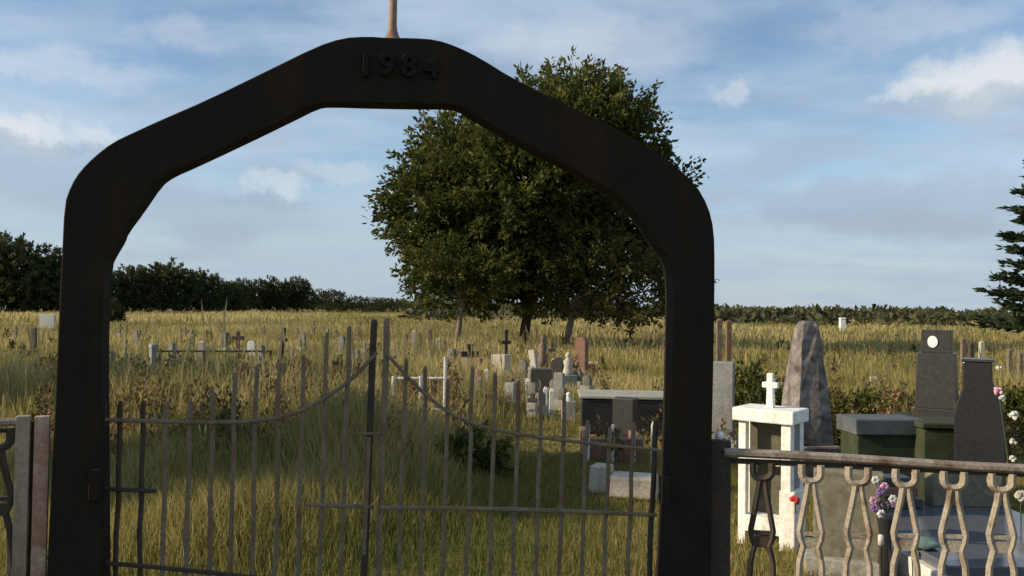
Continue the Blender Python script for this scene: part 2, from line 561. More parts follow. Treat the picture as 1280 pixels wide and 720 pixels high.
base = gnd(655, 436); base = at(655, 436, TREE_D); base.z = 0
big = lobes_px([(578, 215, 77, 62, 0), (545, 272, 65, 68, -.6), (600, 310, 92, 66, .4), (690, 210, 105, 95, -.8), (715, 125, 66, 42, .3),
                (640, 160, 70, 40, .8), (760, 185, 76, 72, 0), (790, 255, 62, 62, .6), (690, 305, 96, 62, -.9), (640, 250, 105, 90, -1.6),
                (548, 322, 44, 34, .5), (830, 300, 44, 52, .6), (560, 175, 34, 26, 0), (580, 352, 60, 30, 0), (660, 350, 90, 26, .3),
                (830, 220, 32, 30, 0), (775, 140, 40, 36, 0)], base, TREE_D)
make_tree('broadleaf_tree', 'big dark green round-crowned tree in the cemetery seen through the arch', base, big,
          ([(0, 0, -.2), (.05, 0, .8), (.18, 0, 1.7), (.1, 0, 2.6)], .24), 2500, 44, .95, .26, LEAF, nlimb=30)
b2 = at(712, 440, 32.5); b2.z = 0
make_tree('broadleaf_tree', 'thin loose tree with pale trunk and gaps under the right side of the big crown', b2,
          lobes_px([(745, 335, 60, 42, 0), (800, 350, 60, 34, 0), (845, 345, 40, 28, .3), (700, 350, 40, 30, 0), (880, 352, 18, 9, 0), (760, 375, 50, 22, 0), (800, 392, 44, 24, 0), (700, 385, 40, 16, .3)], b2, 32.5),
          ([(0, 0, -.2), (-.05, 0, .7), (.1, 0, 1.4), (.05, 0, 1.9)], .15), 330, 36, .6, .19, LEAF2, MAT['barklit'], nlimb=14)
b3 = at(577, 440, 31.5); b3.z = 0
make_tree('broadleaf_tree', 'slender leaning tree with a thin grey trunk left of the big tree', b3,
          lobes_px([(560, 335, 46, 30, 0), (600, 345, 50, 26, 0), (540, 365, 30, 14, 0)], b3, 31.5),
          ([(-.25, 0, -.2), (-.12, 0, .7), (-.05, 0, 1.4), (.02, 0, 2.2)], .12), 200, 34, .55, .19, LEAF, MAT['barklit'], nlimb=8)

# row of trees along the far left edge of the field
far_protos = []
def far_tree(px, ytop, wpx, depth, label, ybase=392, mat=FAR, group='trees along the far edge of the field'):
    p = at(px, ytop, depth); w = wpx * 1.35 * depth / F_PX; h = p.z
    loc = Vector((p.x, depth, 0))
    lob = []
    for i in range(7):
        a = random.uniform(0, 6.28); q = random.uniform(.0, .30) * w
        zz = h * random.uniform(.38, .70)
        rr = w * random.uniform(.22, .32)
        lob.append((q * math.cos(a), q * math.sin(a), zz, rr, rr, min(rr * .8, h - zz)))
    lob.append((0, 0, h * .70, w * .27, w * .27, h * .30))
    for sgn in (-1, 1):
        lob.append((sgn * w * .26, 0, h * .36, w * .25, w * .25, h * .30))
        lob.append((sgn * w * .15, -w * .1, h * .22, w * .3, w * .25, h * .2))
    return make_tree('distant_tree', label, loc, lob, ([(0, 0, -.2), (0, 0, h * .2), (.1, 0, h * .4)], .03 * h), 1000, 22, h * .06, h * .046, mat, group=group, nlimb=5, up=.1)


far_list = [
    (14, 292, 110, 118, 'tallest dark tree at the left edge of the photo behind the field'),
    (58, 308, 70, 122, 'dark tree just left of the arch post at the far field edge'),
    (-60, 280, 120, 120, 'dark tree of the far row cut off by the left photo edge'),
    (105, 320, 80, 126, 'dark far tree partly hidden behind the left arch post'),
    (160, 332, 60, 132, 'dark round tree just right of the left arch post on the far field edge'),
    (205, 324, 74, 136, 'highest dark tree of the far row between the left arch post and the gate centre'),
    (252, 336, 60, 140, 'dark tree sloping down on the right shoulder of the left wood'),
    (283, 352, 40, 146, 'lower dark tree where the left wood drops'),
    (303, 347, 36, 190, 'small rounded tree, first of three bumps right of the left wood'),
    (338, 346, 34, 195, 'small rounded tree, middle of the three bumps right of the left wood'),
    (372, 347, 44, 200, 'rounded tree, last and widest of the three bumps right of the left wood'),
    (412, 362, 46, 215, 'low dark tree beyond the field, left of the gate centre'),
    (446, 370, 44, 225, 'very low dark tree beyond the field above the gate centre'),
    (482, 372, 44, 235, 'lowest dark tree beyond the field left of the big tree'),
]
for px, yt, w, d, lab in far_list:
    far_tree(px, yt, w, d, lab)
far_tree(140, 372, 26, 60, 'small dark tree standing in the field beside the left arch post', mat=FAR, group=None)

# scrubland: low bushes that read as one mass up to the horizon
def scrub(name, spots, mat):
    Vs, Ts, ti, off = [], [], [], 0
    for x, y, r, h in spots:
        n = 46
        u = rng.normal(size=(n, 3)); u /= np.linalg.norm(u, axis=1, keepdims=True); u[:, 2] = np.abs(u[:, 2])
        P = np.array([x, y, 0]) + u * np.array([r, r, h]) * rng.uniform(.4, 1, (n, 1))
        V, T = leaves(P, u + rng.normal(0, .6, (n, 3)), max(r, h) * .42, max(r, h) * .3)
        Vs.append(V); Ts.append(T + off); off += len(V)
        ti.append(np.repeat(np.clip(rng.normal(rng.uniform(.2, .7), .15, n), 0, 1), 2))
    return struct(np_mesh(name, np.concatenate(Vs), np.concatenate(Ts), mat, np.concatenate(ti)), 'stuff')


sp = []
for i in range(2100):
    d = 95 * (1 / (1 - random.random() * .93))
    d = min(d, 1300)
    x = random.uniform(-.75, .80) * d
    if x < -.12 * d and d < 230:
        continue
    if snoise(x * .5, d, .035, 20) < -.15 and random.random() < .8:
        continue
    r_ = random.uniform(.5, 2.1) * (1 + d / 260)
    sp.append((x, d, r_, random.uniform(.5, 1.6) * (1 + d / 420)))
scrub('scrubland', sp, SCRUB)
sp = []
for i in range(300):                                              # dark hedge band at the horizon
    d = random.uniform(500, 900)
    sp.append((random.uniform(-.8, .85) * d, d, random.uniform(5, 11), random.uniform(3.0, 6.5)))
scrub('distant_wood', sp, FAR)

# conifer at the right photo edge
def conifer(loc, h, label):
    t = thing('conifer', label, 'tree', loc)
    mb = MB(); mb.tube([(0, 0, -.2), (0, 0, h * .5), (0, 0, h)], [h * .022, h * .014, h * .004], 8).build('trunk', MAT['barkmat'], t, smooth=True)
    Vs, Ts, ti, off = [], [], [], 0
    tiers = 19
    for i in range(tiers):
        k = i / (tiers - 1)
        z = h * (.10 + .86 * k)
        Lr = h * (.25 * (1 - k) ** .95 + .01)
        nb = 7 if k < .8 else 5
        for j in range(nb):
            a = j / nb * 6.28 + i * 1.1 + random.uniform(-.2, .2)
            ll = Lr * random.uniform(.75, 1.15)
            pts = []
            for q in range(5):
                s = q / 4
                pts.append((math.cos(a) * ll * s, math.sin(a) * ll * s, z - ll * .18 * math.sin(s * 2.2) + ll * .14 * s * s))
            MB().tube(pts, [.05 * (1 - .8 * q / 4) for q in range(5)], 4, caps=False).build('branch', MAT['barkmat'], t)
            n = int(210 * (ll / Lr))
            s = rng.uniform(.22, 1.0, n)
            c_ = np.array(pts)
            P = np.stack([np.interp(s, np.linspace(0, 1, 5), c_[:, m]) for m in range(3)], 1)
            wid = ll * .20 * np.sin(np.clip(s, 0, 1) * 2.6)
            P += rng.normal(size=(n, 3)) * wid[:, None] * np.array([.6, .6, .13])
            D = np.array([math.cos(a), math.sin(a), .15]) + rng.normal(0, .55, (n, 3)) * np.array([1, 1, .5])
            V, T = leaves(P, D, .42, .16)
            Vs.append(V); Ts.append(T + off); off += len(V)
            ti.append(np.repeat(np.clip(rng.normal(.45, .22, n), 0, 1), 2))
    np_mesh('crown', np.concatenate(Vs), np.concatenate(Ts), NEEDLE, np.concatenate(ti), t)


pc = at(1340, 400, 42); pc.z = 0
conifer(pc, 15.0, 'dark layered conifer cut off by the right photo edge')

# off to the left of the view: trees added to cast long evening shadows across the grass by the gate
for lx, ly, hh, lab in ((-13.2, 6.0, 6.4, 'tall young tree, added to cast shade, outside the photo on the left, nearest the gate'),
                        (-13.4, 11.7, 5.0, 'young round tree, added to cast shade, outside the photo on the left, farthest from the gate')):
    lob = [(random.uniform(-.7, .7), random.uniform(-.6, .6), hh * (random.uniform(.55, .8) if hh < 6 else random.uniform(.74, .88)), 1.0, .9, .8) for _ in range(7)]
    make_tree('broadleaf_tree', lab, (lx, ly, 0), lob, ([(0, 0, -.1), (0, 0, hh * .3), (.05, 0, hh * .5)], .09), 420, 34, .5, .24, LEAF, nlimb=8)

# ------------------------------------------------------------------ shrubs
def shrub(name, label, cat, loc, r, h, n, leaf, mat=LEAF, group=None):
    t = thing(name, label, cat, loc, group=group)
    lob = [(random.uniform(-.4, .4) * r, random.uniform(-.4, .4) * r, h * random.uniform(.35, .6), r * .6, r * .6, h * .38) for _ in range(6)]
    V, T, tint, Cn = crown(lob, n, 18, h * .22, leaf, 0, up=.3, shell=.3)
    V[:, 2] = np.maximum(V[:, 2], 0.01)
    mb = MB(); mb.tube([(0, 0, -.05), (.01, 0, h * .25), (0, 0, h * .45)], [.02, .016, .01], 6)
    limbs(mb, (0, 0, h * .2), [(tuple(c_), .012) for c_ in Cn[:6]], .02, .05)
    mb.build('stem', MAT['barkmat'], t, smooth=True)
    np_mesh('foliage', V, T, mat, tint, t)
    return t


# ------------------------------------------------------------------ grass
def grass():
    Vs, Ts, ti = [], [], []
    off = 0
    def field(x, y):
        n = snoise(x, y, .55, 5); n2 = snoise(x, y, .16, 6)
        h = .27 + .12 * n + .09 * n2
        lt = np.clip((.2 - x) / 1.5, 0, 1) * np.clip((17 - y) / 5, 0, 1)
        h = h + .20 * lt * (1 + .6 * n)
        gr = np.clip(1 - np.abs(x - 1.0 - .02 * y) / 2.2, 0, 1) * np.clip((22 - y) / 6, 0, 1)
        h = h * (1 - .82 * gr)
        h = h * (1 + .28 * snoise(x, y, 2.6, 9))
        dry = .56 + .20 * n2 + .18 * snoise(x, y, .9, 7) + .10 * snoise(x, y, 3.1, 10)
        # mown walk inside the gate and among the graves on the right
        walk = np.clip(1 - np.abs(x - (.35 + .03 * y)) / 1.5, 0, 1) * np.clip((13 - y) / 4, 0, 1)
        right = np.clip((x - 1.1) / .8, 0, 1) * np.clip((12.5 - y) / 3, 0, 1)
        near = np.clip((7.9 + .8 * snoise(x, y, 1.1, 15) + .12 * x - y) / 1.9, 0, 1)
        s = np.clip(np.maximum(np.maximum(walk * 1.6, right), near), 0, 1)
        h = h * (1 - s) + s * (.062 + .022 * n)
        dry = dry * (1 - s) + s * (.33 + .22 * snoise(x, y, 1.3, 8))
        dry = dry + .16 * np.clip((y - 13) / 10, 0, 1) + .20 * snoise(x * .35, y, .5, 12) * np.clip((y - 6) / 10, 0, 1)
        green_belt = np.clip(1 - np.abs(y - 9.0) / 2.2, 0, 1) * np.clip((.6 - x) / 2, 0, 1)
        dry = dry - .14 * green_belt
        return h, dry
    def blades(n, y0, y1, wd, hs, curve=True, pw=2.0):
        nonlocal off
        y = (rng.uniform(0, 1, n) * (y1 ** pw - y0 ** pw) + y0 ** pw) ** (1 / pw)
        x = rng.uniform(-1, 1, n) * (.66 * y + 1.6)
        h, dry = field(x, y)
        h = h * rng.uniform(.55, 1.3, n) * hs
        tint = np.clip(dry + rng.normal(0, .17, n), 0, 1)
        z = gz(x, y)
        a = rng.uniform(0, 6.28, n); ln = rng.uniform(.05, .45, n) * h
        bx, by = np.cos(a), np.sin(a)
        fa = rng.uniform(0, 6.28, n); sx, sy = np.cos(fa), np.sin(fa)
        w = wd * rng.uniform(.6, 1.4, n) * (.5 + .5 * np.clip(h / .3, 0, 1.4))
        B = np.stack([x, y, z - .01], 1); S = np.stack([sx * w, sy * w, 0 * w], 1)
        Mid = B + np.stack([bx * ln * .3, by * ln * .3, h * .6], 1)
        Tip = B + np.stack([bx * ln, by * ln, h], 1)
        V = np.stack([B - S, B + S, Mid - S * .7, Mid + S * .7, Tip], 1).reshape(-1, 3)
        b = np.arange(n)[:, None] * 5
        T = np.concatenate([b + [[0, 1, 3]], b + [[0, 3, 2]], b + [[2, 3, 4]]], 1).reshape(-1, 3)
        Vs.append(V); Ts.append(T + off); off += len(V); ti.append(np.repeat(tint, 3))
    blades(190000, 3.2, 9, .0042, 1.0)
    blades(120000, 8, 22, .007, 1.0)
    blades(110000, 20, 60, .016, 1.05)
    blades(70000, 55, 150, .05, 1.15)
    # tall seed stalks
    n = 6500
    y = (rng.uniform(0, 1, n) * (55 ** 1.6 - 7.5 ** 1.6) + 7.5 ** 1.6) ** (1 / 1.6); x = rng.uniform(-1, 1, n) * (.66 * y + 1.5)
    h, dry = field(x, y); keep = h > .2
    x, y, h = x[keep], y[keep], h[keep] * rng.uniform(1.4, 2.1, keep.sum()); n = len(x)
    a = rng.uniform(0, 6.28, n); ln = h * rng.uniform(.05, .3, n); z = gz(x, y)
    w = .0028 + .00022 * y
    B = np.stack([x, y, z], 1); S = np.stack([w, 0 * w, 0 * w], 1)
    Tp = B + np.stack([np.cos(a) * ln, np.sin(a) * ln, h], 1); Md = B * .28 + Tp * .72
    V = np.stack([B - S, B + S, Md - S * .8, Md + S * .8, Md * .6 + Tp * .4 - S * 2.6, Md * .6 + Tp * .4 + S * 2.6, Tp], 1).reshape(-1, 3)
    b = np.arange(n)[:, None] * 7
    T = np.concatenate([b + [[0, 1, 3]], b + [[0, 3, 2]], b + [[2, 3, 5]], b + [[2, 5, 4]], b + [[4, 5, 6]]], 1).reshape(-1, 3)
    Vs.append(V); Ts.append(T + off); off += len(V); ti.append(np.repeat(rng.uniform(.6, 1, n), 5))
    o = np_mesh('field_grass', np.concatenate(Vs), np.concatenate(Ts), GRASS, np.concatenate(ti))
    struct(o, 'stuff')


grass()


def weeds():
    """dead brown dock and broad-leaved weeds standing in the grass"""
    WM = leafmat('dead_weeds', (.055, .065, .020), (.12, .078, .038), (.30, .185, .085), .25, .85)
    Vs, Ts, ti, off = [], [], [], 0
    spots = []
    for _ in range(330):
        d = random.uniform(7.6, 16); spots.append((random.uniform(-.56, -.06) * d, d))
    for _ in range(90):
        d = random.uniform(12.8, 14.6); spots.append((random.uniform(-.46, -.13) * d, d))
    for _ in range(120):
        d = random.uniform(14, 34); spots.append((random.uniform(-.62, .62) * d, d))
    for _ in range(70):
        d = random.uniform(8.5, 13); spots.append((random.uniform(.10, .62) * d, d))
    for x, y in spots:
        h = random.uniform(.25, .72) * (1 if y < 16 else .7)
        n = random.randint(40, 80)
        t_ = rng.uniform(.1, 1, n)
        lean = rng.normal(0, .12, 2)
        P = np.stack([x + lean[0] * t_ * h, y + lean[1] * t_ * h, t_ * h], 1) + rng.normal(0, .07, (n, 3)) * (1.2 - t_ * .7)[:, None]
        P[:, 2] = np.maximum(P[:, 2], .02)
        D = rng.normal(0, .8, (n, 3)); D[:, 2] = np.abs(D[:, 2]) + .5
        V, T = leaves(P, D, .055 + .0022 * y, .018 + .0011 * y)
        Vs.append(V); Ts.append(T + off); off += len(V)
        b0 = np.clip(rng.normal(.45, .3), 0, 1)
        ti.append(np.repeat(np.clip(b0 + rng.normal(0, .15, n), 0, 1), 2))
    struct(np_mesh('dead_weeds', np.concatenate(Vs), np.concatenate(Ts), WM, np.concatenate(ti)), 'stuff')


weeds()

# ------------------------------------------------------------------ gate arch
GA, GB = at(93, 385, 3.86), at(862, 385, 4.36)
GU = Vector((GB.x - GA.x, GB.y - GA.y, 0)).normalized()
GN = Vector((GU.y, -GU.x, 0))                                       # towards the viewer
GROT = math.atan2(GU.y, GU.x)


def gate_pt(px, py, off=0.0):
    """(s, z) in the gate plane, s along the gate from GA; off shifts the plane towards the viewer."""
    d = ray(px, py)
    o = Vector((GA.x, GA.y, 0)) + GN * off
    k = (o - EYE).dot(GN) / d.dot(GN)
    w = EYE + d * k
    return (w - Vector((GA.x, GA.y, 0))).dot(GU), w.z


def smooth_poly(pts, it=2):
    for _ in range(it):
        q = [pts[0]]
        for a, b in zip(pts[:-1], pts[1:]):
            q.append((a[0] * .75 + b[0] * .25, a[1] * .75 + b[1] * .25)); q.append((a[0] * .25 + b[0] * .75, a[1] * .25 + b[1] * .75))
        q.append(pts[-1]); pts = q
    return pts


outer = [(58, 720), (66, 560), (73, 400), (77, 320), (80, 255), (88, 232), (100, 213), (118, 195), (140, 178), (165, 166), (200, 150), (260, 124), (330, 90),
         (395, 58), (428, 47), (460, 45), (485, 47), (515, 47), (545, 49), (572, 58), (600, 72), (640, 97), (700, 127), (760, 155), (800, 178), (840, 203),
         (870, 230), (886, 258), (893, 288), (894, 330), (893, 420), (890, 560), (887, 720)]
inner = [(128, 720), (127, 560), (126, 430), (128, 380), (131, 330), (137, 318), (148, 300), (151, 290), (172, 262), (195, 228), (210, 217), (240, 204), (300, 176), (360, 147),
         (396, 129), (410, 127), (470, 129), (530, 130), (562, 130), (576, 133), (588, 141), (602, 149), (651, 178), (700, 202), (735, 222), (778, 248), (800, 272), (822, 305), (838, 326),
         (842, 350), (842, 400), (838, 560), (830, 720)]
o2 = smooth_poly([gate_pt(*p) for p in outer], 1)
i2 = smooth_poly([gate_pt(*p) for p in inner], 1)
def ext(p0, p1):   # continue the leg down into the ground
    k = (-.15 - p0[1]) / (p0[1] - p1[1])
    return (p0[0] + (p0[0] - p1[0]) * k * .5, -.15)
o2 = [ext(o2[0], o2[3])] + o2 + [ext(o2[-1], o2[-4])]
i2 = [ext(i2[0], i2[3])] + i2 + [ext(i2[-1], i2[-4])]
arch = thing('gate_arch', 'tall dark steel gateway arch with a year on its crown standing over the gate', 'arch', (GA.x, GA.y, 0), GROT)
MB().prism(o2 + i2[::-1], 0, .13).build('arch_frame', MAT['black_steel'], arch, bevel=.006)
# cross rod on top
cs, cz = gate_pt(491, 47)
MB().lathe([(.062, -.012), (.05, .004), (.032, .03), (.024, .055), (.0205, .08), (.0205, .52)], 12, (cs, .065, cz)).build('cross_post', MAT['copper'], arch, smooth=True)
MB().tube([(cs - .17, .065, cz + .37), (cs + .17, .065, cz + .37)], .019, 10).build('cross_bar', MAT['copper'], arch, smooth=True)
# year in welded digits
for ch, px, py in (('1', 457, 83), ('9', 484, 83), ('8', 511, 84), ('4', 539, 86)):
    cu_ = bpy.data.curves.new('digit', 'FONT'); cu_.body = ch; cu_.size = .150; cu_.extrude = .011; cu_.bevel_depth = .0025
    cu_.align_x = 'CENTER'; cu_.align_y = 'CENTER'; cu_.offset = .003
    tmp = bpy.data.objects.new('digit_tmp', cu_); COL.objects.link(tmp)
    bpy.context.view_layer.update()
    me = bpy.data.meshes.new_from_object(tmp.evaluated_get(bpy.context.evaluated_depsgraph_get()))
    bpy.data.objects.remove(tmp)
    me.name = 'digit'; me.materials.clear(); me.materials.append(MAT['digit_steel'])
    o = bpy.data.objects.new('digit', me); COL.objects.link(o); o.parent = arch
    s_, z_ = gate_pt(px, py)
    o.location = (s_, -.009, z_); o.rotation_euler = (R(90), R(1.5), 0)
# hinge plates on the posts
for px, py, w in ((121, 604, .05), (829, 612, .045)):
    s_, z_ = gate_pt(px, py)
    MB().box((s_, -.018, z_), (w, .045, .14)).build('hinge_plate', MAT['black_steel'], arch, bevel=.004)
bpy.context.view_layer.update()

# ------------------------------------------------------------------ gate leaves
GOFF = -.07                                                          # centre plane of the leaves behind the arch face


def glp(px, py):
    s_, z_ = gate_pt(px, py, GOFF)
    return Vector((s_, -GOFF, z_))


def picket(mb, x_top, y_top, x_bot, r=.0118, seg=6):
    a, b = glp(x_top, y_top), glp(x_bot, 712)
    low = b + (b - a) * ((.06 - b.z) / (b.z - a.z)) if b.z > .06 else b
    n = 7
    pts = [low.lerp(a, i / n) + Vector((random.uniform(-.005, .005), random.uniform(-.004, .004), 0)) for i in range(n + 1)]
    tip = a + (a - low).normalized() * .018
    mb.tube(pts + [tip], [r] * (n + 1) + [r * .55], seg)


lleaf = thing('gate_leaf', 'left iron gate leaf hinged on the left arch post, its top rail sweeping up', 'gate', (GA.x, GA.y, 0), GROT, 'pair of iron gate leaves')
rleaf = thing('gate_leaf', 'right iron gate leaf hinged on the right arch post, top rail sagging towards it', 'gate', (GA.x, GA.y, 0), GROT, 'pair of iron gate leaves')
left_p = [(151, 506, 145), (179, 506, 174), (209, 506, 203), (238, 503, 232), (266, 488, 261), (294, 470, 288), (321, 462, 316), (349, 455, 344), (379, 448, 372), (409, 420, 400)]
for a, b, c_ in left_p:
    m = MB(); picket(m, a, b, c_); m.build('picket', MAT['dark_iron' if a < 200 else 'gate_iron'], lleaf)  # darker iron on the first pickets stands in for shade beside the post
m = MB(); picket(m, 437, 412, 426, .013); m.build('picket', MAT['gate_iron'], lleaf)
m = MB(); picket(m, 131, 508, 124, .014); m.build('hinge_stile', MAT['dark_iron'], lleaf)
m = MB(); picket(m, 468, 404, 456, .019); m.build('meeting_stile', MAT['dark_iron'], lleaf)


def rail(px_pts, r, seg=6, yoff=.0):
    pts = smooth_poly([tuple(glp(*p).xz) for p in px_pts], 2)
    return MB().tube([(a, -GOFF + yoff, b) for a, b in pts], r, seg)


rail([(126, 524), (195, 526), (260, 528), (320, 526), (360, 520), (400, 502), (435, 478), (458, 455), (471, 440)], .010, yoff=-.014).build('top_rail', MAT['gate_iron'], lleaf)
rail([(126, 610), (150, 611), (196, 613)], .011, yoff=-.014).build('middle_rail', MAT['dark_iron'], lleaf)  # dark end of the rail, shade put into its colour
rail([(384, 630), (420, 631), (468, 633)], .011, yoff=-.014).build('middle_rail', MAT['gate_iron'], lleaf)
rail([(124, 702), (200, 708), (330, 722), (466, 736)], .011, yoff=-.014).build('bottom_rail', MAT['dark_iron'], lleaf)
# drop bolt on the meeting stile
a, b = glp(461, 545), glp(455, 690)
MB().tube([a + Vector((0, -.04, 0)), b + Vector((0, -.04, 0))], .011, 8).build('drop_bolt', MAT['gate_iron'], lleaf)
a = glp(447, 541); b = glp(474, 541)
MB().tube([a + Vector((0, -.03, 0)), b + Vector((0, -.03, 0))], .008, 6).build('latch_bar', MAT['gate_iron'], lleaf)

right_p = [(507, 452, 498), (532, 462, 526), (560, 478, 554), (590, 462, 583), (619, 470, 612), (649, 480, 641), (677, 488, 670), (706, 498, 698), (734, 530, 727), (762, 538, 755), (792, 532, 785)]
for a, b, c_ in right_p:
    m = MB(); picket(m, a, b, c_, .0112); m.build('picket', MAT['gate_iron'], rleaf)
m = MB(); picket(m, 484, 402, 473, .017); m.build('meeting_stile', MAT['gate_iron'], rleaf)
m = MB(); picket(m, 819, 530, 812, .014); m.build('hinge_stile', MAT['dark_iron'], rleaf)
rail([(481, 440), (496, 456), (512, 474), (535, 496), (562, 517), (600, 533), (650, 543), (720, 552), (822, 562)], .010, yoff=-.014).build('top_rail', MAT['gate_iron'], rleaf)
rail([(474, 634), (560, 634), (650, 636), (730, 639), (820, 643)], .011, yoff=-.014).build('middle_rail', MAT['gate_iron'], rleaf)
rail([(470, 724), (600, 728), (820, 738)], .012, yoff=-.014).build('bottom_rail', MAT['gate_iron'], rleaf)

# ------------------------------------------------------------------ side fences
def baluster(parent, s, ztop, zmid, sc=1.0, mat='fence_iron', r=.0162):
    """wrought baluster: cup on top, splayed pair of bars, tie bar, lower bell. s along fence; local y = 0"""
    m = MB()
    zc_ = ztop - .075
    cup = []
    for i in range(9):
        an = math.pi * (i / 8) + math.pi
        cup.append((s + .047 * math.cos(an) * sc, 0, zc_ + .03 + .04 * math.sin(an)))
    cup = [(s - .047 * sc, 0, ztop)] + cup + [(s + .047 * sc, 0, ztop)]
    m.tube(cup, r * 1.25, 6)
    m.build('baluster_cup', MAT[mat], parent)
    for k in (-1, 1):
        MB().tube([(s + k * .012 * sc, 0, zc_ - .008), (s + k * .020 * sc, 0, zc_ - .07), (s + k * .050 * sc, 0, zmid + .03), (s + k * .056 * sc, 0, zmid),
                   (s + k * .05 * sc, 0, zmid - .04), (s + k * .036 * sc, 0, zmid - .08), (s + k * .055 * sc, 0, zmid - .16), (s + k * .065 * sc, 0, zmid - .36), (s + k * .04 * sc, 0, .05)], r, 6).build('baluster_bar', MAT[mat], parent)
    MB().box((s, .001, zmid - .012), (.10 * sc, r * 1.3, .018)).build('tie_plate', MAT[mat], parent)
    MB().box((s, .001, zmid - .06), (.066 * sc, r * 1.2, .055)).build('tie_plate', MAT[mat], parent)


def fence(label, pA, pB, bal, post_at, ztop):
    u = Vector((pB.x - pA.x, pB.y - pA.y, 0))
    t = thing('iron_fence', label, 'fence', (pA.x, pA.y, 0), math.atan2(u.y, u.x))
    return t, u.length


fa, fb = at(905, 565, 4.42), at(1320, 588, 4.13)
fr, fl = fence('tan wrought iron fence with looped balusters running right from the arch', fa, fb, 7, 0, 0)
za, zb = fa.z, fb.z
MB().tube([(0, -.004, za), (fl * .33, -.002, za * .67 + zb * .33 + .004), (fl * .7, -.004, za * .3 + zb * .7 - .003), (fl, -.003, zb)], .024, 8).build('top_rail', MAT['rail_iron'], fr)
MB().box((fl / 2, .014, (za + zb) / 2 - .036), (fl, .014, .028)).build('under_rail', MAT['dark_iron'], fr)
MB().box((fl / 2, .0, .10), (fl, .03, .03)).build('bottom_rail', MAT['rust'], fr)


def along(px, py):
    d = ray(px, py); o = Vector((fa.x, fa.y, 0)); u = Vector((fb.x - fa.x, fb.y - fa.y, 0)).normalized(); n = Vector((u.y, -u.x, 0))
    k = (o - EYE).dot(n) / d.dot(n); w = EYE + d * k
    return (w - o).dot(u), w.z


for px, mt in ((953, 'dark_iron'), (1014, 'fence_iron'), (1073, 'fence_iron'), (1132, 'fence_iron'), (1192, 'fence_iron'), (1252, 'fence_iron'), (1312, 'fence_iron')):
    s_, zt = along(px, 581 + (px - 1014) * .045)
    _, zm = along(px, 664 + (px - 1014) * .02)
    baluster(fr, s_, zt, zm, 1.0, mt)
# dark post beside the arch with a pale ball cap
s_, zp = along(901, 551)
mb = MB(); mb.box((s_, .03, (zp - .1) / 2), (.105, .07, zp + .1)).build('fence_post', MAT['dark_iron'], fr, bevel=.005)
MB().lathe([(.001, -.024), (.018, -.016), (.023, .0), (.018, .017), (.001, .024)], 12, (s_ - .005, .03, zp + .022)).build('ball_cap', MAT['porcelain'], fr, smooth=True)

la, lb = at(-60, 531, 3.74), at(51, 526, 3.88)
flft, ll = fence('iron fence end with a rust streaked channel post left of the arch', la, lb, 1, 0, 0)
ua = Vector((lb.x - la.x, lb.y - la.y, 0)).normalized()
MB().tube([(0, 0, la.z), (ll - .09, 0, lb.z)], .019, 8).build('top_rail', MAT['rail_iron'], flft)
MB().box((ll / 2, .012, la.z - .036), (ll - .1, .012, .02)).build('under_rail', MAT['dark_iron'], flft)
zpost = at(48, 519, 3.88).z
MB().box((ll - .070, .005, zpost / 2 - .02), (.058, .05, zpost + .04)).build('post_flange', MAT['tanpost'], flft, bevel=.004)
MB().box((ll - .033, .03, zpost / 2 - .03), (.014, .02, zpost)).build('post_web', MAT['dark_iron'], flft)
MB().box((ll + .008, -.004, zpost / 2 - .018), (.062, .05, zpost + .03)).build('post_flange', MAT['rust'], flft, bevel=.004)
baluster(flft, ll - .165, la.z - .03, la.z - .33, 1.0, 'dark_iron')

# ------------------------------------------------------------------ graves on the right
# white shrine: open box with a cross
def shrine():
    loc = at(962, 690, 5.8); loc.z = 0
    t = thing('grave_shrine', 'white open-sided grave shrine with shelves and a small cross on its flat roof', 'grave monument', loc, R(-38))
    k = 5.75 / F_PX
    # local x runs along the sunlit open side, local y into the depth
    W, D = .375, .25
    zr = at(968, 527, 5.75).z
    pst = .068
    for sx, sy, h0 in ((-1, -1, 0), (1, -1, 0), (1, 1, 0), (-1, 1, 0)):
        MB().box((sx * (W / 2 - pst / 2), sy * (D / 2 - pst / 2), zr / 2 - .02), (pst if sx > 0 else .055, pst if sx > 0 else .055, zr + .04)).build('shrine_post', MAT['white'], t, bevel=.006)
    zs = at(960, 574, 5.75).z
    MB().box((-.012, -.028, zs), (W - .13, D - .06, .06)).build('shelf', MAT['white'], t, bevel=.005)
    zs = at(960, 655, 5.75).z
    MB().box((-.012, -.028, zs), (W - .13, D - .06, .11)).build('shelf', MAT['white'], t, bevel=.005)
    MB().box((0, .0, zr + .045), (W + .05, D + .06, .09)).build('shrine_roof', MAT['white'], t, bevel=.008)
    MB().box((W / 2 - .02, 0, zr / 2 + .02), (.03, D - .11, zr - .06)).build('side_panel', MAT['greystone'], t)  # grey colour stands in for shade on this side of the shrine
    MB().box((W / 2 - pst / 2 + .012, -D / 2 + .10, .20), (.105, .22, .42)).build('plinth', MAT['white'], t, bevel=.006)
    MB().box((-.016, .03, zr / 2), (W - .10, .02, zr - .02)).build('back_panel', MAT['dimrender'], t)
    z0 = zr + .09
    MB().prism([(-.026, z0), (.026, z0), (.022, z0 + .135), (.055, z0 + .135), (.055, z0 + .175), (.022, z0 + .175), (.022, z0 + .235), (-.022, z0 + .235), (-.022, z0 + .175), (-.055, z0 + .175), (-.055, z0 + .135), (-.022, z0 + .135)], -.022, .022).build('cross', MAT['white'], t, bevel=.006)
    return t


